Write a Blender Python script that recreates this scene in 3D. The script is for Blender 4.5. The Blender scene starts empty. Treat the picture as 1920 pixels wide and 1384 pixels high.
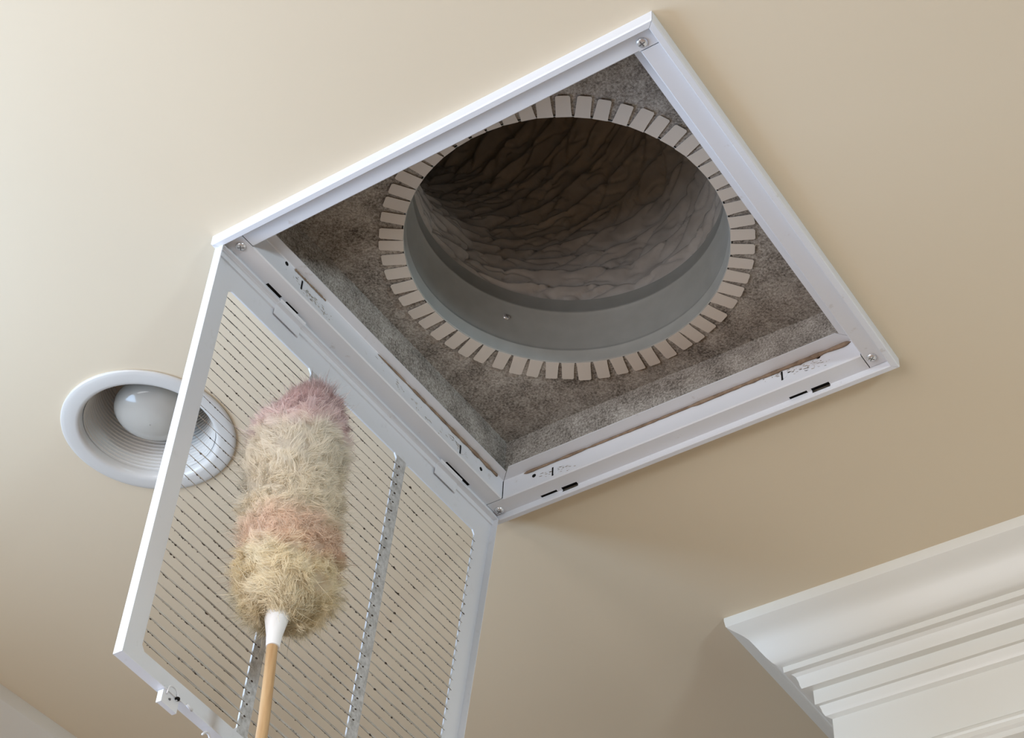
import bpy, math, random
import numpy as np
from mathutils import Vector, Matrix, noise

rng = np.random.default_rng(7)
random.seed(7)
sc = bpy.context.scene
C = sc.collection
H = 2.7                      # ceiling height

# ------------------------------------------------------------------ camera
cam_d = bpy.data.cameras.new('camera')
cam_d.sensor_width = 36.0
cam_d.lens = 3411.9 * 36.0 / 1920.0
cam_d.clip_start = 0.02
cam = bpy.data.objects.new('camera', cam_d)
C.objects.link(cam)
_r = Vector((0.8327, 0.5520, 0.0435)); _f = Vector((-0.4188, 0.5765, 0.7016))
_f.normalize(); _r = (_r - _f * _r.dot(_f)).normalized(); _u = _r.cross(_f)
_m = Matrix((_r, _u, -_f)).transposed().to_4x4()
_m.translation = Vector((0.7405, -1.1040, 1.2827))
cam.matrix_world = _m
sc.camera = cam

# ------------------------------------------------------------------ world, lights, exposure
w = bpy.data.worlds.new('world'); sc.world = w; w.use_nodes = True
w.node_tree.nodes['Background'].inputs['Color'].default_value = (0.75, 0.85, 1.0, 1)
w.node_tree.nodes['Background'].inputs['Strength'].default_value = 0.03

def area(name, loc, direction, sx, sy, energy, col, spread=math.pi):
    d = bpy.data.lights.new(name, 'AREA'); d.shape = 'RECTANGLE'
    d.size = sx; d.size_y = sy; d.energy = energy; d.color = col; d.spread = spread
    o = bpy.data.objects.new(name, d); C.objects.link(o)
    o.location = loc
    o.rotation_euler = Vector(direction).to_track_quat('-Z', 'Z').to_euler()
    return o
# daylight coming in through the windows behind and beside the photographer; the left one is added
area('daylight_window_1', (-0.28, -2.35, 1.60), (0, 1, 0.0), 1.4, 1.4, 37, (0.98, 0.95, 0.98))
area('daylight_window_2', (4.30, -2.05, 1.62), (-1, 0.35, 0.2), 0.32, 0.5, 80, (0.68, 0.86, 1.0))
area('added_fill_left', (-1.10, -0.90, 2.08), (1, 0, 0), 1.0, 0.75, 24, (0.46, 0.68, 1.0))  # unseen source, added to brighten and cool the left of the ceiling

vs = sc.view_settings
vs.view_transform = 'Standard'; vs.look = 'None'; vs.gamma = 1.0
vs.use_curve_mapping = False
vs.exposure = 0.0
try:
    sc.cycles.max_bounces = 6; sc.cycles.caustics_reflective = False; sc.cycles.caustics_refractive = False
except Exception:
    pass

# ------------------------------------------------------------------ materials
def mat(name, col, rough=0.5, metal=0.0, spec=0.5):
    m = bpy.data.materials.new(name); m.use_nodes = True
    b = m.node_tree.nodes['Principled BSDF']
    b.inputs['Base Color'].default_value = (*col, 1)
    b.inputs['Roughness'].default_value = rough
    b.inputs['Metallic'].default_value = metal
    b.inputs['Specular IOR Level'].default_value = spec
    return m
def nodes(m): return m.node_tree.nodes, m.node_tree.links, m.node_tree.nodes['Principled BSDF']
def tex_noise(m, scale, detail=3, rough=0.5, coord='Object', vscale=None):
    n, l, b = nodes(m)
    tc = n.new('ShaderNodeTexCoord'); t = n.new('ShaderNodeTexNoise')
    t.inputs['Scale'].default_value = scale; t.inputs['Detail'].default_value = detail
    t.inputs['Roughness'].default_value = rough
    src = tc.outputs[coord]
    if vscale:
        mp = n.new('ShaderNodeMapping'); mp.inputs['Scale'].default_value = vscale
        l.new(src, mp.inputs['Vector']); src = mp.outputs['Vector']
    l.new(src, t.inputs['Vector'])
    return t
def ramp(m, src, stops):
    n, l, b = nodes(m)
    r = n.new('ShaderNodeValToRGB'); e = r.color_ramp.elements
    while len(e) < len(stops): e.new(0.5)
    for k, (p, c) in enumerate(stops):
        e[k].position = p; e[k].color = (*c, 1) if len(c) == 3 else c
    l.new(src, r.inputs['Fac']); return r
def bump(m, src, strength, dist):
    n, l, b = nodes(m)
    bp = n.new('ShaderNodeBump'); bp.inputs['Strength'].default_value = strength
    bp.inputs['Distance'].default_value = dist
    l.new(src, bp.inputs['Height']); l.new(bp.outputs['Normal'], b.inputs['Normal'])

def dirty_metal(name, col, dirt_col, lo, hi, scale, vscale=None, rough=0.38):
    m = mat(name, col, rough)
    t = tex_noise(m, scale, 6, 0.68, vscale=vscale)
    r = ramp(m, t.outputs['Fac'], [(lo, col), (hi, dirt_col)])
    nodes(m)[1].new(r.outputs['Color'], nodes(m)[2].inputs['Base Color'])
    return m

M = {}
M['ceiling'] = mat('ceiling_paint', (0.74, 0.635, 0.475), 0.75, spec=0.25)
_t = tex_noise(M['ceiling'], 2.2, 1); _rr = ramp(M['ceiling'], _t.outputs['Fac'], [(0.3, (0.73, 0.626, 0.467)), (0.7, (0.75, 0.644, 0.483))])
nodes(M['ceiling'])[1].new(_rr.outputs['Color'], nodes(M['ceiling'])[2].inputs['Base Color'])
M['wall'] = mat('wall_paint', (0.40, 0.255, 0.11), 0.8, spec=0.2)
M['wall_pale'] = mat('pale_wall_paint', (0.74, 0.72, 0.68), 0.8, spec=0.2)
M['floor'] = mat('oak_floor', (0.42, 0.28, 0.17), 0.5)
_t = tex_noise(M['floor'], 6, 2, vscale=(12, 1, 1)); _rr = ramp(M['floor'], _t.outputs['Fac'], [(0.3, (0.24, 0.115, 0.035)), (0.7, (0.33, 0.165, 0.055))])
nodes(M['floor'])[1].new(_rr.outputs['Color'], nodes(M['floor'])[2].inputs['Base Color'])
M['trim'] = mat('cream_gloss_paint', (0.76, 0.745, 0.685), 0.38)
M['glass'] = mat('window_glass', (0.75, 0.85, 0.95), 0.1)
M['white'] = dirty_metal('white_enamel', (0.725, 0.73, 0.755), (0.62, 0.61, 0.59), 0.60, 0.80, 30, rough=0.34)
M['throat'] = dirty_metal('white_enamel_dusty', (0.725, 0.73, 0.755), (0.40, 0.34, 0.28), 0.64, 0.80, 38, rough=0.36)
M['door'] = dirty_metal('grille_enamel', (0.725, 0.73, 0.755), (0.60, 0.59, 0.58), 0.60, 0.85, 40, rough=0.36)
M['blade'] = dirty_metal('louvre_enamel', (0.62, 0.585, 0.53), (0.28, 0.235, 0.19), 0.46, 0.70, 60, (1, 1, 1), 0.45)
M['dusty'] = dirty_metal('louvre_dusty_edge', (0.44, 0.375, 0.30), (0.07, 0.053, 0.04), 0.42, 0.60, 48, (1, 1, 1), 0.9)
M['lint'] = dirty_metal('linty_mullion', (0.60, 0.59, 0.58), (0.36, 0.345, 0.33), 0.40, 0.66, 150, rough=0.8)
M['dust'] = mat('dust_clump', (0.075, 0.058, 0.045), 1.0, spec=0.0)
M['grime'] = dirty_metal('grime', (0.44, 0.38, 0.31), (0.16, 0.13, 0.10), 0.42, 0.66, 90, rough=0.9)
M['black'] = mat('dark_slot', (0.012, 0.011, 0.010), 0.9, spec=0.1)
M['screw'] = mat('zinc_screw', (0.72, 0.72, 0.72), 0.25, 0.6)
M['screwdark'] = mat('screw_recess', (0.16, 0.16, 0.16), 0.5, 0.5)
M['sealant'] = dirty_metal('brown_sealant', (0.30, 0.21, 0.14), (0.12, 0.075, 0.045), 0.4, 0.7, 60, rough=0.8)
M['galv'] = mat('galvanised_sheet', (0.56, 0.57, 0.55), 0.45, 0.15)
_t = tex_noise(M['galv'], 45, 3); _rr = ramp(M['galv'], _t.outputs['Fac'], [(0.3, (0.38, 0.39, 0.37)), (0.7, (0.42, 0.43, 0.41))])
nodes(M['galv'])[1].new(_rr.outputs['Color'], nodes(M['galv'])[2].inputs['Base Color'])
M['tab'] = mat('galvanised_tab_lit', (0.66, 0.60, 0.535), 0.45, 0.05)  # same metal as the collar; warm floor light put into the colour
M['liner'] = mat('flex_duct_liner', (0.27, 0.262, 0.255), 0.62, spec=0.35)
_t = tex_noise(M['liner'], 35, 3); _rr = ramp(M['liner'], _t.outputs['Fac'], [(0.3, (0.42, 0.395, 0.37)), (0.7, (0.55, 0.525, 0.495))])
nodes(M['liner'])[1].new(_rr.outputs['Color'], nodes(M['liner'])[2].inputs['Base Color'])
# fibrous duct board
M['board'] = mat('fibre_duct_board', (0.2, 0.18, 0.16), 0.95, spec=0.1)
def _board():
    m = M['board']; n, l, b = nodes(m)
    a = tex_noise(m, 420, 3, 0.7); c = tex_noise(m, 26, 4, 0.6)
    mx = n.new('ShaderNodeMix'); mx.data_type = 'FLOAT'; mx.inputs['Factor'].default_value = 0.38
    l.new(a.outputs['Fac'], mx.inputs['A']); l.new(c.outputs['Fac'], mx.inputs['B'])
    r = ramp(m, mx.outputs['Result'], [(0.36, (0.10, 0.085, 0.072)), (0.52, (0.36, 0.325, 0.285)), (0.68, (0.62, 0.58, 0.53))])
    l.new(r.outputs['Color'], b.inputs['Base Color'])
    bump(m, a.outputs['Fac'], 0.5, 0.002)
_board()
M['light_white'] = mat('lamp_trim_white', (0.66, 0.645, 0.61), 0.25)
M['bulb'] = mat('frosted_bulb_glass', (0.50, 0.48, 0.43), 0.12)
M['bamboo'] = mat('bamboo_pole', (0.62, 0.38, 0.17), 0.45)
_t = tex_noise(M['bamboo'], 30, 4, vscale=(9, 9, 0.6)); _rr = ramp(M['bamboo'], _t.outputs['Fac'], [(0.3, (0.42, 0.25, 0.115)), (0.7, (0.60, 0.40, 0.21))])
nodes(M['bamboo'])[1].new(_rr.outputs['Color'], nodes(M['bamboo'])[2].inputs['Base Color'])
M['plastic'] = mat('white_plastic', (0.85, 0.86, 0.88), 0.3)

# ------------------------------------------------------------------ mesh helpers
def obj(name, verts, faces, m, parent=None, smooth=False, origin=(0, 0, 0), mats=None, fmat=None, auto=None):
    me = bpy.data.meshes.new(name)
    ox, oy, oz = origin
    me.from_pydata([(v[0]-ox, v[1]-oy, v[2]-oz) for v in verts], [], faces)
    for mm in (mats or [m]): me.materials.append(mm)
    if fmat is not None: me.polygons.foreach_set('material_index', fmat)
    if smooth: me.polygons.foreach_set('use_smooth', [True]*len(faces))
    me.update()
    if smooth and auto: me.set_sharp_from_angle(angle=auto)
    o = bpy.data.objects.new(name, me); C.objects.link(o)
    if parent: o.parent = parent
    return o
def thing(name, label, cat, loc, group=None):
    o = bpy.data.objects.new(name, None); C.objects.link(o); o.location = loc
    o.empty_display_size = 0.05
    o['label'] = label; o['category'] = cat
    if group: o['group'] = group
    return o
def struct(o, label=None):
    o['kind'] = 'structure'
    if label: o['label'] = label
    return o
def box(x0, x1, y0, y1, z0, z1):
    v = [(x, y, z) for z in (z0, z1) for y in (y0, y1) for x in (x0, x1)]
    f = [(0, 2, 3, 1), (4, 5, 7, 6), (0, 1, 5, 4), (2, 6, 7, 3), (0, 4, 6, 2), (1, 3, 7, 5)]
    return v, f
def join(parts):
    V, F = [], []
    for v, f in parts:
        k = len(V); V += list(v); F += [tuple(i+k for i in q) for q in f]
    return V, F
def lathe(prof, n, c=(0, 0, 0), closed=False):
    V = []
    for r, z in prof:
        for i in range(n):
            a = 2*math.pi*i/n
            V.append((c[0]+r*math.cos(a), c[1]+r*math.sin(a), c[2]+z))
    F = []; k = len(prof); seg = k if closed else k-1
    for j in range(seg):
        j2 = (j+1) % k
        for i in range(n):
            i2 = (i+1) % n
            F.append((j*n+i, j*n+i2, j2*n+i2, j2*n+i))
    return V, F
def tube(pts, rad, n=8):
    pts = [Vector(p) for p in pts]; V, F = [], []
    up = Vector((0.31, 0.52, 0.79))
    for i, p in enumerate(pts):
        t = (pts[min(i+1, len(pts)-1)] - pts[max(i-1, 0)]).normalized()
        a = t.cross(up).normalized(); b = t.cross(a)
        r = rad[i] if hasattr(rad, '__len__') else rad
        for k in range(n):
            ang = 2*math.pi*k/n
            V.append(tuple(p + (a*math.cos(ang)+b*math.sin(ang))*r))
    for i in range(len(pts)-1):
        for k in range(n):
            F.append((i*n+k, i*n+(k+1) % n, (i+1)*n+(k+1) % n, (i+1)*n+k))
    F.append(tuple(range(n))[::-1]); F.append(tuple((len(pts)-1)*n+k for k in range(n)))
    return V, F

# ================================================================== THE ROOM
X0, X1, Y0, Y1 = -1.195, 4.45, -2.5, 2.6
LX, LY, LR = -0.525, -0.073, 0.083          # recessed light centre, hole radius
HW = 0.2585                                    # half width of the ceiling cut-out
def make_ceiling():
    xs = [X0, LX-0.125, LX+0.125, -HW, HW, X1]; ys = [Y0, -HW, LY-0.125, LY+0.125, HW, Y1]
    V, F = [], []
    def q(x0, x1, y0, y1):
        k = len(V); V.extend([(x0, y0, H), (x0, y1, H), (x1, y1, H), (x1, y0, H)]); F.append((k, k+1, k+2, k+3))
    for i in range(5):
        for j in range(5):
            if i == 3 and 1 <= j <= 3: continue
            if i == 1 and j == 2: continue
            q(xs[i], xs[i+1], ys[j], ys[j+1])
    n = 64; k = len(V)
    for i in range(n):
        a = 2*math.pi*i/n; ca, sa = math.cos(a), math.sin(a)
        s = 0.125/max(abs(ca), abs(sa))
        V.append((LX+LR*ca, LY+LR*sa, H)); V.append((LX+s*ca, LY+s*sa, H)); V.append((LX+LR*ca, LY+LR*sa, H+0.016))
    for i in range(n):
        a, b = k+3*i, k+3*((i+1) % n)
        F.append((a, b, b+1, a+1)); F.append((a, a+2, b+2, b))
    # cut edges of the plasterboard round the opening
    for (a, b) in (((-HW, -HW), (HW, -HW)), ((HW, -HW), (HW, HW)), ((HW, HW), (-HW, HW)), ((-HW, HW), (-HW, -HW))):
        k = len(V); V.extend([(*a, H), (*b, H), (*b, H+0.016), (*a, H+0.016)]); F.append((k, k+1, k+2, k+3))
    return struct(obj('ceiling', V, F, M['ceiling']))
ceiling = make_ceiling()
def slab(name, b, m): return struct(obj(name, *box(*b), m))
slab('floor', (X0-0.1, X1+0.1, Y0-0.1, Y1+0.1, -0.1, 0.0), M['floor'])
slab('wall_left', (X0-0.1, X0, Y0-0.1, Y1+0.1, 0, H+0.1), M['wall_pale'])
slab('wall_right', (X1, X1+0.1, Y0-0.1, Y1+0.1, 0, H+0.1), M['wall'])
slab('wall_back', (X0, X1, Y0-0.1, Y0, 0, H+0.1), M['wall'])
slab('wall_front', (X0, X1, Y1, Y1+0.1, 0, H+0.1), M['wall'])
# windows behind the photographer (where the daylight enters; the left one is added)
def window(name, c, axis, sx, sz):
    def B(a0, a1, d0, d1, z0, z1):
        return box(c[0]+a0, c[0]+a1, c[1]+d0, c[1]+d1, c[2]+z0, c[2]+z1) if axis == 'y' else box(c[0]+d0, c[0]+d1, c[1]+a0, c[1]+a1, c[2]+z0, c[2]+z1)
    sgn = 1 if c[0] < 1 else -1
    d = sorted((0.0, 0.04*sgn)); g = sorted((0.0, 0.008*sgn)); hx, hz = sx/2, sz/2
    fr = join([B(-hx-.07, -hx, *d, -hz-.07, hz+.07), B(hx, hx+.07, *d, -hz-.07, hz+.07), B(-hx, hx, *d, hz, hz+.07), B(-hx, hx, *d, -hz-.07, -hz)])
    o = struct(obj(name, *fr, M['trim']))
    obj('window_pane', *B(-hx, hx, *g, -hz, hz), M['glass'], o)
window('window_1', (-0.28, Y0, 1.60), 'y', 1.42, 1.42)
window('added_window_left', (X0, -0.90, 2.08), 'x', 1.02, 0.77)  # unseen window, added to go with the left fill lamp
window('window_2', (X1, -2.05, 1.62), 'x', 0.6, 0.7)

# crown moulding: (distance back from the outermost edge, drop below the ceiling)
CROWN = [(0, 0), (0, 0.0045), (0.0012, 0.0125), (0.0016, 0.0135), (0.0070, 0.0172), (0.0132, 0.0207), (0.0180, 0.0238), (0.0230, 0.0284), (0.0275, 0.0352),
         (0.0323, 0.0430), (0.0375, 0.0510), (0.0430, 0.0576), (0.0480, 0.0610), (0.0527, 0.0622), (0.0532, 0.0702), (0.0600, 0.0712),
         (0.0640, 0.0745), (0.0662, 0.0800), (0.0672, 0.0860), (0.0686, 0.0903), (0.0792, 0.0908), (0.0797, 0.1113), (0.0838, 0.1122),
         (0.0852, 0.1165), (0.0862, 0.1215), (0.0885, 0.1258), (0.0948, 0.1288)]
CX, CY = -0.124, 0.579
PX, PY = CX+0.0948, CY+0.0948                 # faces of the boxed-out partition
def smooth_prof(P):
    return P
def crown_partition():
    V, F = [], []
    yb = 1.75
    for o_, d_ in CROWN:
        V += [(CX+o_, yb, H-d_), (CX+o_, CY+o_, H-d_), (X1, CY+o_, H-d_)]
    for i in range(len(CROWN)-1):
        a, b = 3*i, 3*i+3
        F += [(a, b, b+1, a+1), (a+1, b+1, b+2, a+2)]
    o = struct(obj('trim_1', V, F, M['trim'], smooth=True, auto=math.radians(28)))
    return o
slab('wall_partition', (PX, X1, PY, 1.75, 0, H), M['trim'])
crown_partition()
# lower moulding on the partition's frieze
def frieze():
    prof = [(0.0, 0.0), (-0.004, 0.001), (-0.010, 0.006), (-0.012, 0.011), (-0.010, 0.015), (-0.0155, 0.017), (-0.0165, 0.024), (-0.0125, 0.027), (-0.012, 0.034), (0.0, 0.036)]
    zt = 2.503
    V, F = [], []
    x0 = PX
    for d, z in prof:
        V += [(x0+d, 1.75, zt-z), (x0+d, PY+d, zt-z), (X1, PY+d, zt-z)]
    for i in range(len(prof)-1):
        a, b = 3*i, 3*i+3
        F += [(a, b, b+1, a+1), (a+1, b+1, b+2, a+2)]
    struct(obj('trim_2', V, F, M['trim'], smooth=True, auto=math.radians(30)))
frieze()
# crown along the left wall
def crown_left():
    V, F = [], []
    for o_, d_ in CROWN:
        V += [(X0+(0.1448-o_*1.5), Y0, H-d_*1.4), (X0+(0.1448-o_*1.5), Y1, H-d_*1.4)]
    V += [(X0, Y0, H-0.19), (X0, Y1, H-0.19)]
    for i in range(len(CROWN)):
        a, b = 2*i, 2*i+2
        F += [(a, a+1, b+1, b)]
    struct(obj('trim_3', V, F, M['trim'], smooth=True, auto=math.radians(28)))
crown_left()

# ================================================================== DUCT BOARD BOX, COLLAR, FLEX DUCT
KX, KY, ZB, RC = 0.002, 0.000, 0.082, 0.1785   # collar centre, board underside (above H), collar radius
box_t = thing('duct_board_box', 'grey-brown fibrous duct board box lining the ceiling opening', 'duct box', (0, 0, H))
BW = 0.2335
def board_part(name, v, f): return obj(name, v, f, M['board'], box_t, origin=(0, 0, H))
def top_board():
    n = 96; V, F = [], []
    for i in range(n):
        a = 2*math.pi*i/n; ca, sa = math.cos(a), math.sin(a); s = (BW+0.025)/max(abs(ca), abs(sa))
        for z in (ZB, ZB+0.025):
            V.append((KX+(RC+0.003)*ca, KY+(RC+0.003)*sa, H+z)); V.append((s*ca, s*sa, H+z))
    for i in range(n):
        a, b = 4*i, 4*((i+1) % n)
        F += [(a, a+1, b+1, b), (a+2, b+2, b+3, a+3), (a, b, b+2, a+2)]
    board_part('top_board', V, F)
top_board()
def wall_board(side):
    # slightly bellied board, fine grid so that the foot looks soft
    V, F = [], []; n = 40; zs = [0.0255, 0.029, 0.036, 0.048, 0.060, 0.072, 0.082]
    for j, z in enumerate(zs):
        for i in range(n+1):
            l = -BW + 2*BW*i/n
            bel = 0.0035*math.sin(math.pi*(z-0.02)/0.075) + 0.0018*noise.noise(Vector((l*9, z*20, side*3.1)))
            if j == 0: bel -= 0.004
            h = BW - bel
            V.append([(l, -h), (h, l), (-l, h), (-h, -l)][side] + (H+z,))
    for j in range(len(zs)-1):
        for i in range(n):
            a = j*(n+1)+i; F.append((a, a+1, a+n+2, a+n+1))
    k = len(V)
    # outer skin
    ho = BW+0.025
    for z in (0.0255, 0.082):
        for l in (-BW-0.02, BW+0.02):
            V.append([(l, -ho), (ho, l), (-l, ho), (-ho, -l)][side] + (H+z,))
    F.append((k, k+2, k+3, k+1))
    F.append((0, k, k+1, n))
    o = board_part('side_board', V, F)
    o.data.polygons.foreach_set('use_smooth', [True]*len(o.data.polygons))
for s_ in range(4): wall_board(s_)

collar = thing('duct_collar', 'round grey metal duct collar with a ring of bent tabs', 'duct collar', (KX, KY, H+ZB))
cprof = [(RC+0.0016, -0.0004), (RC+0.0002, 0.0004), (RC, 0.002), (RC, 0.0155), (RC-0.0010, 0.0170), (RC-0.0010, 0.0185), (RC, 0.020), (RC, 0.0235),
         (RC, 0.078), (RC-0.0022, 0.080), (RC-0.0026, 0.0825), (RC-0.0012, 0.085), (RC-0.001, 0.104), (RC+0.0005, 0.105), (RC+0.002, 0.104), (RC+0.0012, 0.002)]
v, f = lathe(cprof, 128)
o = obj('collar_wall', v, f, M['galv'], collar, smooth=True, auto=math.radians(50))
def make_tab():
    # tab bent outward against the board, rounded outer corners, tapering slot at the root
    out = [(0.0000, -0.0088), (0.0060, -0.0082), (0.0255, -0.0078), (0.0272, -0.0062), (0.0272, 0.0062), (0.0255, 0.0078), (0.0060, 0.0082), (0.0000, 0.0088)]
    V = [(r, y, -0.0006) for r, y in out] + [(r, y, -0.0013) for r, y in out]
    n = len(out)
    F = [tuple(range(n)), tuple(range(2*n-1, n-1, -1))] + [(i, i+n, (i+1) % n+n, (i+1) % n) for i in range(n)]
    return V, F
tv, tf = make_tab()
tab0 = obj('tab', tv, tf, M['tab'], collar)
NT = 60
for i in range(NT):
    t = tab0 if i == 0 else tab0.copy()
    if i: C.objects.link(t); t.parent = collar
    a = 2*math.pi*(i+0.3)/NT + random.uniform(-0.008, 0.008)
    r0 = RC+0.0008
    t.location = (r0*math.cos(a), r0*math.sin(a), -0.0002)
    t.rotation_euler = (random.uniform(-0.02, 0.02), random.uniform(0.0, 0.05), a+random.uniform(-0.045, 0.045))
    t.scale = (random.uniform(0.97, 1.03), random.uniform(0.88, 0.98), 1)

def screw_mesh():
    V, F = [], []
    prof = [(0.0046, 0.0), (0.0045, -0.0009), (0.0036, -0.0018), (0.0020, -0.0023)]
    v1, f1 = lathe(prof, 20); V += v1; F += f1; F.append(tuple(3*20+i for i in range(20)))
    k = len(F)
    for a in (0.4, 0.4+math.pi/2):
        ca, sa = math.cos(a), math.sin(a); b = len(V)
        for u_, v_ in ((-0.0028, -0.0004), (0.0028, -0.0004), (0.0028, 0.0004), (-0.0028, 0.0004)):
            V.append((u_*ca-v_*sa, u_*sa+v_*ca, -0.00238))
        F.append((b, b+1, b+2, b+3))
    me = bpy.data.meshes.new('screw'); me.from_pydata(V, [], F)
    me.materials.append(M['screw']); me.materials.append(M['screwdark'])
    me.polygons.foreach_set('material_index', [0]*k+[1]*(len(F)-k))
    me.polygons.foreach_set('use_smooth', [True]*k+[False]*(len(F)-k)); me.set_sharp_from_angle(angle=math.radians(40)); me.update()
    return me
SCREW = screw_mesh()
def screw(parent, loc, direction=(0, 0, -1), s=1.0, rot=0.0):
    o = bpy.data.objects.new('screw', SCREW); C.objects.link(o); o.parent = parent; o.location = loc
    q = Vector((0, 0, -1)).rotation_difference(Vector(direction))
    o.rotation_mode = 'QUATERNION'; o.rotation_quaternion = q @ Matrix.Rotation(rot, 3, 'Z').to_quaternion(); o.scale = (s, s, s)
    return o
_a = math.atan2(0.100, -0.150)
screw(collar, ((RC-0.0003)*math.cos(_a), (RC-0.0003)*math.sin(_a), 0.058), (-math.cos(_a), -math.sin(_a), 0), 0.95)
_a = math.atan2(0.14, 0.10)

# flexible duct: fabric sleeve over a wire helix, bending away above the collar
def flex_duct():
    ns, na = 420, 300
    L = 0.72
    bend = Vector((-0.86, -0.50, 0)).normalized()
    path = []
    ds = L/(ns-1); ang = 0.0; pos = Vector((KX, KY, H+ZB+0.090))
    for i in range(ns):
        s = i*ds
        t = Vector((0, 0, 1))*math.cos(ang)+bend*math.sin(ang)
        path.append((pos.copy(), t, ang)); pos = pos+t*ds
        if s > 0.015: ang += ds*3.0
    side = Vector((0, 0, 1)).cross(bend).normalized()
    V = np.zeros((ns*na, 3)); k = 0
    pitch = 0.028
    N = noise.noise
    for i in range(ns):
        p, t, a = path[i]; s = i*ds
        n1 = (bend*math.cos(a) - Vector((0, 0, 1))*math.sin(a))   # points to inside of bend
        for j in range(na):
            tj = 2*math.pi*j/na
            c, sn = math.cos(tj), math.sin(tj)
            wob = 0.010*N(Vector((c*1.4, sn*1.4, s*7)))+0.005*N(Vector((c*4, sn*4, s*20)))
            ph = (s+wob)/pitch + tj/(2*math.pi)
            fr = ph - math.floor(ph)
            # pleat between two turns of wire: swells inward and tucks back sharply under the next
            pl = (fr**0.8) if fr < 0.88 else (0.88**0.8)*(1-fr)/0.12
            amp = 0.0135*min(1, s/0.04+0.3)*(0.75+0.5*N(Vector((c*3, sn*3, s*11+4))))
            # long creases running round the sleeve, some slanting across the pleats
            w1 = N(Vector((c*2.6+s*6, sn*2.6-s*5, s*46+c*2.5)))
            w2 = N(Vector((c*5.5-s*16, sn*5.5+s*18, s*62+3.7)))
            r1 = max(0.0, 1-abs(w1)*5.0); r2 = max(0.0, 1-abs(w2)*5.5)
            r = 0.1840 - amp*pl + 0.0060*r1*r1 + 0.0036*r2*r2 + 0.003*w1 + 0.0030*N(Vector((c*2.2, sn*2.2, s*6)))
            if s < 0.012: r = r*(s/0.012)+0.1815*(1-s/0.012)
            v = p + (n1*c + side*sn)*r
            V[k] = v; k += 1
    F = []
    for i in range(ns-1):
        for j in range(na):
            j2 = (j+1) % na
            F.append((i*na+j, (i+1)*na+j, (i+1)*na+j2, i*na+j2))
    F.append(tuple((ns-1)*na+j for j in range(na)))
    root = thing('flexible_duct', 'wrinkled dark flexible duct rising out of the round metal collar', 'duct', (KX, KY, H+ZB+0.09))
    o = obj('duct_sleeve', V.tolist(), F, M['liner'], root, smooth=True, origin=(KX, KY, H+ZB+0.09))
flex_duct()

# ================================================================== REGISTER (frame + hinged grille door)
reg = thing('return_air_register', 'white square ceiling air register with its louvred door hanging open', 'air register', (0, 0, H))
S_ = 0.265; LI = 0.2572; LT = -0.0134; FZ = -0.005; TH = 0.2345; TZ = 0.0225
LIP = [0.2185, 0.2185, 0.2155, 0.2220]        # inner edge of the top lip on sides AB, BC, DC, DA
def side_pt(side, l, h, z):
    return [(l, -h), (h, l), (-l, h), (-h, -l)][side] + (H+z,)
def offset_poly(pts, t):
    # offset to the left-hand side of the polyline (h, z)
    out = []
    n = len(pts)
    for i in range(n):
        def nrm(a, b):
            dx, dz = b[0]-a[0], b[1]-a[1]; L = math.hypot(dx, dz); return (-dz/L, dx/L)
        n1 = nrm(pts[i-1], pts[i]) if i > 0 else None
        n2 = nrm(pts[i], pts[i+1]) if i < n-1 else None
        n1 = n1 or n2; n2 = n2 or n1
        bx, bz = n1[0]+n2[0], n1[1]+n2[1]; d = bx*n1[0]+bz*n1[1]
        out.append((pts[i][0]+t*bx/d, pts[i][1]+t*bz/d))
    return out
def strip(side, pts, t, l0, l1, e0=None, e1=None):
    # thick sheet following pts between l0 and l1; e0 / e1 give a mitred end as a function of h
    off = offset_poly(pts, t); n = len(pts)
    ring = pts + off[::-1]; m = len(ring)
    V = [side_pt(side, e0(h) if e0 else l0, h, z) for h, z in ring] + [side_pt(side, e1(h) if e1 else l1, h, z) for h, z in ring]
    F = [(i, i+m, (i+1) % m+m, (i+1) % m) for i in range(m)]
    for i in range(n-1):
        a, b, c, d = i, i+1, m-2-i, m-1-i
        F.append((a, b, c, d)); F.append((a+m, d+m, c+m, b+m))
    return V, F
RIM = [(S_, 0.0), (S_, LT+0.0012), (S_-0.0012, LT), (LI+0.0008, LT), (LI, LT+0.0008), (LI, FZ+0.0006)]
RIMC = [(S_, 0.0), (S_, LT+0.0012), (S_-0.0012, LT), (LI+0.0008, LT), (LI, LT+0.0008), (LI, LT+0.0052)]
def flange_prof(side, h0=LI):
    return [(h0, FZ), (TH+0.0014, FZ), (TH, FZ+0.0014), (TH, TZ-0.001), (TH-0.001, TZ), (LIP[side], TZ)]
FLSLOT = {2: [(0.1928, 0.170), (-0.137, -0.159)], 3: [(0.186, 0.162), (-0.170, -0.194)], 1: [], 0: []}
RIMSLOT = {2: [(0.1637, 0.142), (-0.164, -0.186)], 3: [(0.1545, 0.1336), (-0.146, -0.170)], 1: [], 0: []}
THIN = {1: [(-0.191, -0.142), (0.130, 0.188)]}
rails = []
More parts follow.
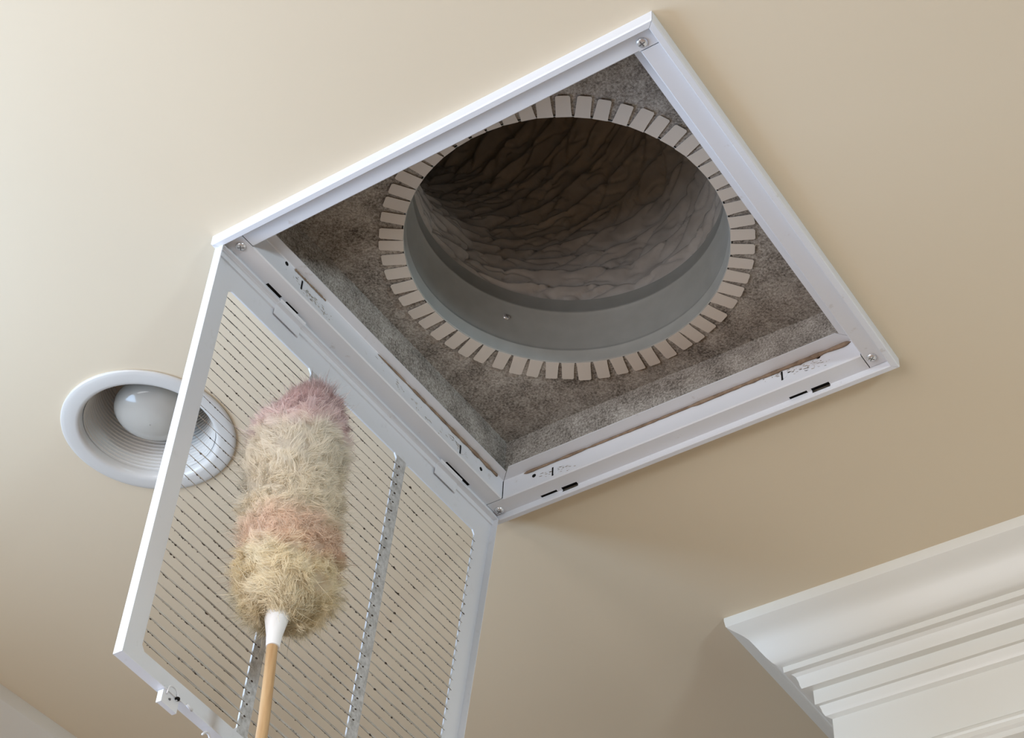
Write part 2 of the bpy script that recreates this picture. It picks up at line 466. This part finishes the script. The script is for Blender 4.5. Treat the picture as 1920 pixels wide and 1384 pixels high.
for side in range(4):
    parts = []
    cuts = sorted([tuple(sorted(c)) for c in RIMSLOT[side]])
    edges = [None]
    cur = None
    # rim
    seq = []; last = None
    for c0, c1 in cuts:
        seq.append((last, c0, RIM)); seq.append((c0, c1, RIMC)); last = c1
    seq.append((last, None, RIM))
    for a, b, pr in seq:
        parts.append(strip(side, pr, -0.0010, a, b, (lambda h: -h+0.0002) if a is None else None, (lambda h: h-0.0002) if b is None else None))
    # flange, throat and top lip (butt jointed: the far end of each rail runs through)
    cuts = sorted([tuple(sorted(c))+(0.2532,) for c in FLSLOT[side]+RIMSLOT[side]] + [tuple(sorted(c))+(LI-0.0014,) for c in THIN.get(side, [])])
    seq = []; last = None
    for c0, c1, h0 in cuts:
        if last is None or c0 > last+1e-6: seq.append((last, c0, flange_prof(side)))
        seq.append((c0, c1, flange_prof(side, h0))); last = c1
    seq.append((last, None, flange_prof(side)))
    def end_minus(h): return -TH+0.0009 if h > TH-0.002 else -h+0.0003
    def end_plus(h):
        if h > TH+0.0018: return LI-0.0004
        return h-0.0003 if h < TH-0.002 else TH-0.0002
    for a, b, pr in seq:
        parts.append(strip(side, pr, -0.0010, a, b, end_minus if a is None else None, None if b is not None else (lambda h: min(h, TH)-0.0007)))
    # corner pad of the through end
    pad = [(LI-0.0001, FZ), (TH+0.0002, FZ)]
    parts.append(strip(side, pad, -0.0010, TH-0.0007, LI-0.0006))
    v, f = join(parts)
    r = obj('frame_rail', v, f, M['throat'], reg, origin=(0, 0, H))
    rails.append(r)
    sl = [(-0.0, 0)]
# black strips added to paint the shade inside the latch slots
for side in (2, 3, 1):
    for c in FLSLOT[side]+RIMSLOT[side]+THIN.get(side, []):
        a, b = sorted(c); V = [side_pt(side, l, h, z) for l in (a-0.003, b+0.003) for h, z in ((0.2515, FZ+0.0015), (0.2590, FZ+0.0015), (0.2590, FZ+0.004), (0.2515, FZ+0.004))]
        obj('slot_shade_strip', V, [(0, 1, 2, 3), (4, 7, 6, 5), (0, 4, 5, 1), (1, 5, 6, 2), (2, 6, 7, 3), (3, 7, 4, 0)], M['black'], rails[side], origin=(0, 0, H))
# screws at the four corners
for rr_, (sx, sy), ro in zip((rails[3], rails[0], rails[1], rails[2]), ((-0.2447, -0.2420), (0.2412, -0.2425), (0.2428, 0.2428), (-0.2490, 0.2500)), (0.2, 1.0, 0.5, 0.8)):
    screw(rr_, (sx, sy, FZ), (0, 0, -1), 1.22, ro)
# drilled holes and slits, shade painted in black, and half-round knock-out tabs in the throat
def disc_on(side, l, z, r, name, m, rail, half=False, depth=0.0003, n=18):
    V = []; 
    rng_ = range(n+1) if half else range(n)
    for i in rng_:
        a = (math.pi*i/n - math.pi/2) if half else 2*math.pi*i/n
        V.append(side_pt(side, l+r*math.cos(a)*(-1 if side in (2,) else (-1 if side == 3 else 1)), TH-depth, z+r*math.sin(a)))
    k = len(V)
    V += [side_pt(side, l+0*0, TH, z) for _ in range(0)]
    W = [side_pt(side, 0, 0, 0)]
    V2 = []
    for i in rng_:
        a = (math.pi*i/n - math.pi/2) if half else 2*math.pi*i/n
        V2.append(side_pt(side, l+r*1.0*math.cos(a)*(-1 if side in (2, 3) else 1), TH+0.0002, z+r*math.sin(a)))
    V += V2
    F = [tuple(range(k))] + [(i, (i+1) % k, (i+1) % k+k, i+k) for i in range(k)]
    return obj(name, V, F, m, rail, origin=(0, 0, H))
def slit(side, l, z0, z1, rail, wd=0.0011):
    V = [side_pt(side, l+dl, TH-dh, z) for dh in (0.0003, -0.0002) for dl, z in ((-wd, z0), (wd, z0), (wd, z1), (-wd, z1))]
    F = [(0, 1, 2, 3), (4, 7, 6, 5), (0, 4, 5, 1), (1, 5, 6, 2), (2, 6, 7, 3), (3, 7, 4, 0)]
    return obj('slit', V, F, M['black'], rail, origin=(0, 0, H))
for side, l, z in ((2, 0.1899, 0.0118), (2, -0.1849, 0.0180), (3, 0.1827, 0.0180), (3, -0.1879, 0.0071)):
    disc_on(side, l, z, 0.0026, 'hole_shade_disc', M['black'], rails[side])
for side, l, z in ((2, 0.1633, 0.0065), (2, -0.1397, 0.0115), (3, 0.1552, 0.0098), (3, -0.1451, 0.0050)):
    slit(side, l, z-0.0065, z+0.0065, rails[side])
    disc_on(side, l-0.0016, z, 0.0058, 'knock_out_tab', M['white'], rails[side], half=True, depth=0.0012)
# grimy scuffs round the knock-outs
def scuff(side, l0, l1, z0, z1, n, rail):
    V, F = [], []
    for _ in range(n):
        l = random.gauss((l0+l1)/2, (l1-l0)/4); z = min(TZ-0.002, max(FZ+0.002, random.gauss((z0+z1)/2, abs(z1-z0)/4)+(l-(l0+l1)/2)*0.12))
        a, b = random.uniform(0.0004, 0.0032), random.uniform(0.0002, 0.0007); k = len(V)
        for i in range(6):
            an = math.pi*i/3; V.append(side_pt(side, l+a*math.cos(an)*random.uniform(0.6, 1.2), TH-0.00012, z+b*math.sin(an)+0.12*a*math.cos(an)))
        F.append(tuple(range(k, k+6)))
    o = obj('grime', V, F, M['grime'], rail, origin=(0, 0, H)); o['kind'] = 'stuff'
scuff(2, 0.13, 0.185, 0.002, 0.012, 45, rails[2]); scuff(2, -0.195, -0.12, 0.006, 0.019, 80, rails[2])
scuff(3, 0.10, 0.165, 0.0, 0.012, 70, rails[3]); scuff(3, -0.165, -0.115, 0.002, 0.012, 45, rails[3]); scuff(3, -0.11, 0.06, 0.002, 0.014, 30, rails[3])

# old brown sealant smeared along the top of the throat
def bead(side, l0, l1, seed, rail, rmax, grow):
    n = 90; V, F = [], []; m = 6
    for i in range(n+1):
        t = i/n; l = l0+(l1-l0)*t
        a = 0.5+0.5*noise.noise(Vector((t*14, seed, 0.3))); b = noise.noise(Vector((t*45, seed+3, 0.7)))
        r = rmax*(0.30+0.55*max(0, a)+0.25*b)*(grow(t))
        r = max(r, 0.0002)
        if i in (0, n): r = 0.0001
        for k in range(m):
            an = 2*math.pi*k/m
            V.append(side_pt(side, l, TH-0.0004+0.45*r*math.cos(an)-0.3*r, TZ-0.0012+r*math.sin(an)-0.3*r))
    for i in range(n):
        for k in range(m): F.append((i*m+k, i*m+(k+1) % m, (i+1)*m+(k+1) % m, (i+1)*m+k))
    obj('sealant_bead', V, F, M['sealant'], rail, smooth=True, origin=(0, 0, H))
bead(2, 0.205, -0.225, 1.3, rails[2], 0.0042, lambda t: 0.75+1.0*t**3)
bead(3, 0.17, 0.115, 5.1, rails[3], 0.0022, lambda t: 1.0)
bead(3, 0.02, -0.222, 8.2, rails[3], 0.0036, lambda t: 0.5+0.9*t)

# ---- the louvred door, hanging down from the hinge side (slightly twisted sheet metal)
DXH, DZH, FA, FD, U, UO, VO, V_, YO, VB = -0.26236, -0.01201, 0.0146, 0.0920, 0.25698, 0.22776, 0.03584, 0.51252, -0.0015, 0.48894
def DP(u, v, wv):
    ph = FA+(FD-FA)*(u+U)/(2*U)
    return (DXH-v*math.sin(ph)+wv*math.cos(ph), u+YO, H+DZH-v*math.cos(ph)-wv*math.sin(ph))
def dbox(u0, u1, v0, v1, w0, w1, nu=1, nv=1):
    V, F = [], []
    us = [u0+(u1-u0)*i/nu for i in range(nu+1)]; vs_ = [v0+(v1-v0)*i/nv for i in range(nv+1)]
    def idx(i, j, k): return (k*(nv+1)+j)*(nu+1)+i
    for wv in (w0, w1):
        for vv in vs_:
            for uu in us: V.append(DP(uu, vv, wv))
    for j in range(nv):
        for i in range(nu):
            F.append((idx(i, j, 0), idx(i, j+1, 0), idx(i+1, j+1, 0), idx(i+1, j, 0)))
            F.append((idx(i, j, 1), idx(i+1, j, 1), idx(i+1, j+1, 1), idx(i, j+1, 1)))
    for i in range(nu):
        F.append((idx(i, 0, 0), idx(i+1, 0, 0), idx(i+1, 0, 1), idx(i, 0, 1)))
        F.append((idx(i, nv, 0), idx(i, nv, 1), idx(i+1, nv, 1), idx(i+1, nv, 0)))
    for j in range(nv):
        F.append((idx(0, j, 0), idx(0, j, 1), idx(0, j+1, 1), idx(0, j+1, 0)))
        F.append((idx(nu, j, 0), idx(nu, j+1, 0), idx(nu, j+1, 1), idx(nu, j, 1)))
    return V, F
COLS = [(-UO, -0.087), (-0.071, 0.0707), (0.088, UO)]
def door_panel():
    us = [-U, -UO, -0.087, -0.071, 0.0707, 0.088, UO, U]
    vsp = [0.0, VO] + [VO+(VB-VO)*i/8 for i in range(1, 9)] + [V_]
    w0, w1 = -0.0019, 0.0
    solid = lambda i, j: (i in (0, 2, 4, 6)) or j == 0 or j == len(vsp)-2
    V, F = [], []; idx = {}; FM = []
    def vi(i, j, k):
        if (i, j, k) not in idx: idx[(i, j, k)] = len(V); V.append(DP(us[i], vsp[j], (w0, w1)[k]))
        return idx[(i, j, k)]
    nu, nv = len(us)-1, len(vsp)-1
    for i in range(nu):
        for j in range(nv):
            if not solid(i, j): continue
            n0 = len(F)
            F.append((vi(i, j, 1), vi(i+1, j, 1), vi(i+1, j+1, 1), vi(i, j+1, 1)))
            F.append((vi(i, j, 0), vi(i, j+1, 0), vi(i+1, j+1, 0), vi(i+1, j, 0)))
            for di, dj, e in ((-1, 0, ((i, j), (i, j+1))), (1, 0, ((i+1, j), (i+1, j+1))), (0, -1, ((i, j), (i+1, j))), (0, 1, ((i, j+1), (i+1, j+1)))):
                a, b = i+di, j+dj
                if a < 0 or b < 0 or a >= nu or b >= nv or not solid(a, b):
                    F.append((vi(*e[0], 0), vi(*e[1], 0), vi(*e[1], 1), vi(*e[0], 1)))
            lint = 1 if (i in (2, 4) and 0 < j < nv-1) else 0
            FM += [lint, lint] + [0]*(len(F)-n0-2)
    parts = [(V, F)]
    # returned lips all round
    lip = 0.0088
    parts.append(dbox(-U, -U+0.0010, 0.0, V_, 0.0, lip, 1, 12))
    parts.append(dbox(U-0.0010, U, 0.0, V_, 0.0, lip, 1, 12))
    parts.append(dbox(-U+0.001, U-0.001, V_-0.0010, V_, 0.0, lip, 12, 1))
    parts.append(dbox(-U+0.001, U-0.001, 0.0, 0.0010, 0.0, lip, 12, 1))
    # rolled shoulder along the hinge side
    parts.append(dbox(-U+0.001, U-0.001, 0.0010, 0.0075, 0.0, 0.0022, 12, 1))
    # corner gussets of the three openings
    for (a, b) in COLS:
        for uu, su in ((a, 1), (b, -1)):
            for vv, sv in ((VO, 1), (VB, -1)):
                k = 0.0045
                vv_ = [DP(uu, vv, ww) for ww in (w1, w0)] + [DP(uu+su*k, vv, ww) for ww in (w1, w0)] + [DP(uu, vv+sv*k, ww) for ww in (w1, w0)]
                parts.append((vv_, [(0, 2, 4), (1, 5, 3), (2, 3, 5, 4)]))
    v, f = join(parts)
    return obj('grille_door', v, f, None, reg, origin=(0, 0, H), mats=[M['door'], M['lint']], fmat=FM+[0]*(len(f)-len(FM)))
door = door_panel()
PITCH = 0.0127; NB = 35
SL = 1.17                                     # blades slope down towards the room side
HWB = 0.0042
dv, df = [], []
def blob(c, r):
    k = len(dv)
    for d in ((1, 0, 0), (-1, 0, 0), (0, 1, 0), (0, -1, 0), (0, 0, 1), (0, 0, -1)):
        s = r*random.uniform(0.6, 1.3)
        dv.append((c[0]+d[0]*s, c[1]+d[1]*s*1.9, c[2]+d[2]*s*1.05))
    for a in (0, 1):
        for b in (2, 3):
            for e in (4, 5): df.append((k+a, k+b, k+e))
blade_label_done = False
for ci, (ua, ub) in enumerate(COLS):
    for k in range(1, NB+1):
        v0 = VO+PITCH*k
        if v0 > VB-0.004: continue
        n = 14; V, F, FM = [], [], []
        sd = ci*50+k
        for i in range(n+1):
            t = i/n; uu = ua+(ub-ua)*t + (0.0035 if False else 0)
            bow = 0.0009*noise.noise(Vector((sd*1.7, t*2.2, 0.4)))
            # the stamped ends twist back into the plane of the sheet
            e = min(1.0, t/0.07, (1-t)/0.03 + 0.55); hw = HWB*(0.35+0.65*e)
            sl = SL + 0.04*noise.noise(Vector((sd*0.9, t*1.4, 2.0)))
            nx, nz = 0.00034, 0.00034
            # upper-left (back edge) and lower (room edge), each with thickness
            for wv, vv in ((-hw, -hw*sl), (hw, hw*sl)):
                for s in (1, -1):
                    V.append(DP(uu, v0+bow+vv+s*-0.00025*0.67, wv+s*0.00025*0.74))
        for i in range(n):
            a, b = 4*i, 4*i+4
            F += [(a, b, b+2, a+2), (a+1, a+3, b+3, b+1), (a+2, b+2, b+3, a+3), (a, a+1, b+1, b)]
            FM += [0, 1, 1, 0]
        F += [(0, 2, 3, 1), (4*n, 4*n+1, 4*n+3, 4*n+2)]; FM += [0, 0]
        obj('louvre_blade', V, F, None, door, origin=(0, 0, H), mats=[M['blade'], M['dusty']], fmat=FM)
        # dust stuck under the room-side edge
        nb = random.randint(26, 54)
        for _ in range(nb):
            t = random.random()**0.9
            den = 0.5+0.5*noise.noise(Vector((sd*2.1, t*5, 7.0)))
            if random.random() > den*1.5: continue
            uu = ua+(ub-ua)*t; rr = random.choice((0.0004, 0.0005, 0.0006, 0.0006, 0.0009))*random.uniform(0.7, 1.25)
            ed = random.uniform(0.2, 1.0)
            blob(DP(uu, v0+HWB*SL*ed+0.0004, HWB*ed), rr)
        if ci < 2 and random.random() < 0.7: blob(DP(ub-0.002+0.004, v0+HWB*SL, HWB), 0.0011)
        if ci == 2 and random.random() < 0.45: blob(DP(ua+random.uniform(0.004, 0.02), v0+HWB*SL*0.9, HWB), 0.0014)
d_ = obj('dust_clumps', dv, df, M['dust'], door, origin=(0, 0, H)); d_['kind'] = 'stuff'; d_['label'] = 'dark dust clinging to the louvre blades'
# hinge leaves
for uc in (-0.141, 0.157):
    parts = [dbox(uc-0.021, uc+0.021, 0.0010, 0.0150, 0.0022, 0.0031, 4, 2), dbox(uc-0.021, uc+0.021, -0.0035, 0.0015, 0.0024, 0.0090, 4, 1)]
    # rolled knuckle
    pts = [Vector(DP(uc-0.021+0.042*i/6, -0.002, 0.0088)) for i in range(7)]
    parts.append(tube(pts, 0.0016, 8))
    obj('hinge_leaf', *join(parts), M['white'], door, origin=(0, 0, H))
# spring latches on the free edge
def latch(uc):
    l = dbox(uc-0.0105, uc+0.0105, V_-0.004, V_+0.0125, 0.0060, 0.0072, 2, 2)
    side = dbox(uc-0.0115, uc-0.0105, V_+0.0005, V_+0.0125, 0.0010, 0.0072)
    foot = dbox(uc-0.0105, uc+0.0105, V_+0.0115, V_+0.0125, 0.0020, 0.0060)
    o = obj('latch_plate', *join([l, side, foot]), M['door'], door, origin=(0, 0, H))
    pts = []
    for i in range(15):
        a = math.pi*i/14
        pts.append(DP(uc-0.0005-0.0068*math.cos(a), V_-0.0015-0.0058*math.sin(a), 0.0086))
    pts = [DP(uc-0.0073, V_+0.003, 0.0080)] + pts + [DP(uc+0.0063, V_+0.002, 0.0080)]
    obj('latch_wire', *tube(pts, 0.0009, 8), M['white'], door, smooth=True, origin=(0, 0, H))
    v, f = lathe([(0.0001, -0.0012), (0.0022, -0.0010), (0.0024, 0.0), (0.0022, 0.0010), (0.0001, 0.0012)], 14, DP(uc+0.0063, V_+0.0005, 0.0088))
    obj('latch_knob', v, f, M['black'], door, smooth=True, origin=(0, 0, H))
    v, f = lathe([(0.0001, -0.0008), (0.0012, -0.0006), (0.0013, 0.0006), (0.0001, 0.0008)], 12, DP(uc-0.002, V_+0.0055, 0.0076))
    obj('latch_rivet', v, f, M['screwdark'], door, smooth=True, origin=(0, 0, H))
    pin = [DP(uc+0.0185+0.004*i, V_-0.001+0.0006*i, 0.0095) for i in range(3)]
    obj('latch_pin', *tube(pin, 0.0014, 8), M['white'], door, smooth=True, origin=(0, 0, H))
latch(-0.1855); latch(0.150)
def hook(uc):
    pts = [DP(uc-0.006+0.0008*i, V_+0.010-0.0055*math.sin(math.pi*min(1, i/15)), 0.006) for i in range(16)]
    obj('latch_hook', *tube(pts, 0.0011, 8), M['white'], door, smooth=True, origin=(0, 0, H))
hook(-0.130)

# ================================================================== RECESSED LIGHT
rl = thing('recessed_light', 'round white recessed ceiling light with ribbed baffle and frosted bulb', 'ceiling light', (LX, LY, H))
prof = [(0.1010, 0.0), (0.1020, -0.0012), (0.1016, -0.0028), (0.1002, -0.0036), (0.0960, -0.0042), (0.0850, -0.0046), (0.0815, -0.0040), (0.0795, -0.0022), (0.0783, 0.001), (0.0775, 0.006), (0.0800, 0.003), (0.0800, 0.0)]
v, f = lathe(prof, 96); obj('trim_ring', v, f, M['light_white'], rl, smooth=True, auto=math.radians(60))
prof = []
n = 17
for i in range(n):
    t = i/n; r = 0.0770-0.015*t; z = 0.005+0.075*t
    prof += [(r, z), (r-0.0001, z+0.0030), (r-0.0016, z+0.0036)]
prof += [(0.060, 0.082), (0.002, 0.083)]
v, f = lathe(prof, 96); obj('baffle', v, f, M['light_white'], rl, smooth=True, auto=math.radians(35))
prof = [(0.0005, 0.0085), (0.012, 0.0092), (0.024, 0.0115), (0.034, 0.0155), (0.041, 0.0205), (0.0455, 0.0265), (0.0470, 0.033), (0.0455, 0.040), (0.040, 0.050), (0.030, 0.066), (0.022, 0.080)]
v, f = lathe(prof, 72); obj('bulb', v, f, M['bulb'], rl, smooth=True)

# ================================================================== LAMBSWOOL DUSTER
PB = Vector((-0.185, -0.1596, 2.2297)); PT = Vector((-0.212, -0.143, 2.5560))
axis = (PT-PB); HL = axis.length; axis.normalize()
dq = thing('lambswool_duster', 'fluffy pastel lambswool duster on a bamboo pole before the louvred door', 'duster', PB)
dq.rotation_mode = 'QUATERNION'; dq.rotation_quaternion = Vector((0, 0, 1)).rotation_difference(axis)
# pole and ferrule, in the duster's own axes (z runs up the pole)
pts = [(0.0, 0.0, -0.40+0.05*i) for i in range(9)]
pole = obj('pole', *tube([(0.0012*math.sin(i*1.3), 0, p[2]+0.0) for i, p in enumerate(pts)], [0.0054-0.00006*i for i in range(9)], 20), M['bamboo'], dq, smooth=True, auto=math.radians(50))
v, f = lathe([(0.0002, -0.0175), (0.0058, -0.0175), (0.0062, -0.016), (0.0072, -0.004), (0.0098, 0.010), (0.0128, 0.022), (0.0138, 0.027), (0.0138, 0.032), (0.0002, 0.033)], 40)
obj('ferrule', v, f, M['plastic'], dq, smooth=True, auto=math.radians(40))
# wool
ZL, ZH = 0.016, HL-0.012
IMR = dq.rotation_quaternion.inverted() @ Vector((0.8327, 0.5520, 0.0435))   # sideways lean of the tip
def core_r(t):
    # t 0..1 from base to tip
    base = 0.0425*min(1.0, (max(t, 0)/0.10)**0.45 if t > 0 else 0)
    if t > 0.66:
        q = (t-0.66)/0.34; base *= max(0.0, 1-q**2.3)**0.5*0.5+0.5*(1-q**1.3)
    return max(0.003, base*(1.0+0.045*math.sin(t*9+1)))
def core_c(t):
    k = max(0.0, (t-0.55)/0.45)**1.5
    return Vector((0.003*math.sin(t*5.2+0.6), 0.003*math.cos(t*4.1), 0)) + IMR*(0.014*k)
def wool_mat():
    m = bpy.data.materials.new('dyed_lambswool'); m.use_nodes = True
    n, l, b = nodes(m)
    tc = n.new('ShaderNodeTexCoord'); sp = n.new('ShaderNodeSeparateXYZ')
    l.new(tc.outputs['Object'], sp.inputs['Vector'])
    nz = n.new('ShaderNodeTexNoise'); nz.inputs['Scale'].default_value = 16; nz.inputs['Detail'].default_value = 3
    l.new(tc.outputs['Object'], nz.inputs['Vector'])
    sub = n.new('ShaderNodeMath'); sub.operation = 'SUBTRACT'; sub.inputs[1].default_value = 0.5
    l.new(nz.outputs['Fac'], sub.inputs[0])
    mul = n.new('ShaderNodeMath'); mul.operation = 'MULTIPLY_ADD'; mul.inputs[1].default_value = 0.085
    l.new(sub.outputs[0], mul.inputs[0]); l.new(sp.outputs['Z'], mul.inputs[2])
    dv_ = n.new('ShaderNodeMath'); dv_.operation = 'DIVIDE'; dv_.inputs[1].default_value = HL
    l.new(mul.outputs[0], dv_.inputs[0])
    cream = (0.99, 0.885, 0.715); yel = (0.99, 0.875, 0.65); peach = (0.975, 0.765, 0.61); gold = (0.97, 0.85, 0.63); pink = (0.985, 0.79, 0.78)
    r = ramp(m, dv_.outputs[0], [(0.0, yel), (0.025, gold), (0.07, gold), (0.115, yel), (0.18, yel), (0.235, peach), (0.31, peach), (0.38, cream), (0.68, (0.99, 0.915, 0.79)), (0.75, pink), (1.0, (0.985, 0.81, 0.81))])
    d1 = n.new('ShaderNodeBsdfDiffuse'); t1 = n.new('ShaderNodeBsdfTranslucent'); mx = n.new('ShaderNodeMixShader')
    l.new(r.outputs['Color'], d1.inputs['Color']); l.new(r.outputs['Color'], t1.inputs['Color'])
    mx.inputs['Fac'].default_value = 0.32
    l.new(d1.outputs[0], mx.inputs[1]); l.new(t1.outputs[0], mx.inputs[2])
    # the fibres are fine and let much of the light through
    tr = n.new('ShaderNodeBsdfTransparent'); m2 = n.new('ShaderNodeMixShader'); m2.inputs['Fac'].default_value = 0.42
    l.new(mx.outputs[0], m2.inputs[1]); l.new(tr.outputs[0], m2.inputs[2])
    out = n['Material Output']; l.new(m2.outputs[0], out.inputs['Surface']); n.remove(b)
    return m
M['wool'] = wool_mat()
def wool():
    # felted core, lumpy with curled locks
    na, nt = 150, 330; CV, CF, CN = [], [], []
    for j in range(nt+1):
        t = j/nt; z = ZL+(ZH-ZL)*t; c = core_c(t); r = core_r(t)
        for i in range(na):
            a = 2*math.pi*i/na; ca, sa = math.cos(a), math.sin(a)
            p = Vector((ca*0.04, sa*0.04, z))
            n1 = noise.noise(p*70); n2 = noise.noise(p*190+Vector((3, 1, 2))); n3 = noise.noise(p*28)
            rr = r*(1+0.05*n3) + min(r, 0.02)*(0.085*abs(n1)+0.035*n2)
            CV.append((c.x+rr*ca, c.y+rr*sa, z+0.002*n1))
    for j in range(nt):
        for i in range(na): CF.append((j*na+i, j*na+(i+1) % na, (j+1)*na+(i+1) % na, (j+1)*na+i))
    # locks
    NL = 2700; PER = 32; K = 6
    NS = NL*PER
    t = rng.random(NL)*1.0
    # more at the ends
    t[:160] = 1-0.13*rng.random(160); t[160:330] = 0.05*rng.random(170)
    th = rng.random(NL)*2*np.pi
    rad = np.array([core_r(x) for x in t]); cc = np.array([core_c(x)[:] for x in t])
    nrm = np.stack([np.cos(th), np.sin(th), np.zeros(NL)], 1)
    slope = np.clip((t-0.70)/0.30, 0, 1)
    nrm[:, 2] += 1.5*slope**1.5
    lowend = np.clip((0.06-t)/0.06, 0, 1); nrm[:, 2] -= 0.35*lowend
    nrm /= np.linalg.norm(nrm, axis=1)[:, None]
    root = cc+np.stack([rad*np.cos(th), rad*np.sin(th), ZL+(ZH-ZL)*t], 1)
    def nz(p, sd): return np.array([noise.noise_vector(Vector((float(a)*28+sd, float(b)*28, float(c)*28)))[:] for a, b, c in p])
    sw = nz(root, 3.0)
    tang = np.stack([-np.sin(th), np.cos(th), np.zeros(NL)], 1)
    tw = sw-nrm*np.sum(sw*nrm, axis=1)[:, None]; tw /= np.linalg.norm(tw, axis=1)[:, None]+1e-9
    ldir = 0.42*nrm + 1.0*tw + 0.35*rng.normal(size=(NL, 3))*(1, 1, 1) + np.array([0, 0, -0.10])
    ldir /= np.linalg.norm(ldir, axis=1)[:, None]
    llen = 0.0150*(0.75+0.5*rng.random(NL)); llen[:160] *= 0.95
    # strands
    li = np.repeat(np.arange(NL), PER)
    jit = rng.normal(size=(NS, 3))*0.0030
    r0 = root[li]+jit-nrm[li]*0.0008
    d = ldir[li]+0.22*rng.normal(size=(NS, 3)); d /= np.linalg.norm(d, axis=1)[:, None]
    ln = llen[li]*(0.7+0.6*rng.random(NS))
    stray = rng.random(NS) < 0.035
    d[stray] = nrm[li][stray]+0.6*rng.normal(size=(stray.sum(), 3)); d /= np.linalg.norm(d, axis=1)[:, None]
    ln[stray] *= 1.35
    tip_l = root+ldir*llen[:, None]
    # lock curl frame
    ref = np.cross(ldir, np.array([0.3, 0.5, 0.81])); ref /= np.linalg.norm(ref, axis=1)[:, None]
    ref2 = np.cross(ldir, ref)
    cph = rng.random(NL)*6.28; ctw = rng.normal(size=NL)*1.2+np.sign(rng.normal(size=NL))*4.5
    cra = 0.0016+0.0022*rng.random(NL)
    pts = np.zeros((NS, K, 3))
    for k in range(K):
        s = k/(K-1)
        p = r0+d*(ln*s)[:, None]
        tgt = (root+ldir*(llen*s)[:, None])[li]
        cl = np.where(stray, 0.0, 0.62*s)[:, None]
        p = p*(1-cl)+tgt*cl
        a = (cph+ctw*s)[li]
        amp = (cra[li]*s*np.where(stray, 0.3, 1))[:, None]
        p = p+ref[li]*np.cos(a)[:, None]*amp+ref2[li]*np.sin(a)[:, None]*amp
        pts[:, k] = p
    ax = pts[:, -1]-pts[:, 0]; ax /= np.linalg.norm(ax, axis=1)[:, None]+1e-9
    outw = nrm[li]+0.25*rng.normal(size=(NS, 3))
    wdir = np.cross(ax, outw); wdir /= np.linalg.norm(wdir, axis=1)[:, None]+1e-9
    wid = np.array([0.00030, 0.00030, 0.00027, 0.00022, 0.00016, 0.00006])
    vv = np.stack([pts-wdir[:, None, :]*wid[None, :, None], pts+wdir[:, None, :]*wid[None, :, None]], 2).reshape(-1, 3)
    base = np.arange(NS)[:, None]*(2*K)
    quads = []
    for k in range(K-1):
        a = base[:, 0]+2*k
        quads.append(np.stack([a, a+1, a+3, a+2], 1))
    q = np.concatenate(quads)
    nc = len(CV)
    allv = np.concatenate([np.array(CV), vv]); allq = np.concatenate([np.array(CF), q+nc])
    me = bpy.data.meshes.new('wool_head')
    me.vertices.add(len(allv)); me.vertices.foreach_set('co', allv.astype(np.float32).ravel())
    me.loops.add(allq.size); me.loops.foreach_set('vertex_index', allq.astype(np.int32).ravel())
    me.polygons.add(len(allq)); me.polygons.foreach_set('loop_start', np.arange(0, allq.size, 4, dtype=np.int32))
    me.polygons.foreach_set('use_smooth', np.ones(len(allq), dtype=bool))
    me.materials.append(M['wool']); me.update(calc_edges=True); me.validate()
    cm = np.zeros(len(CV)*3, dtype=np.float32)
    tmp = bpy.data.meshes.new('tmp'); tmp.from_pydata(CV, [], CF); tmp.update(); tmp.vertices.foreach_get('normal', cm); cn = cm.reshape(-1, 3); bpy.data.meshes.remove(tmp)
    sn_ = nrm[li]+0.55*ldir[li]*0.4+0.28*rng.normal(size=(NS, 3)); sn_ /= np.linalg.norm(sn_, axis=1)[:, None]
    allN = np.concatenate([cn, np.repeat(sn_, 2*K, axis=0)])
    me.normals_split_custom_set_from_vertices(allN.astype(np.float32).tolist())
    o = bpy.data.objects.new('wool_head', me); C.objects.link(o); o.parent = dq
    o['kind'] = 'stuff'; o['label'] = 'fluffy wool in cream, peach and pink bands'
wool()
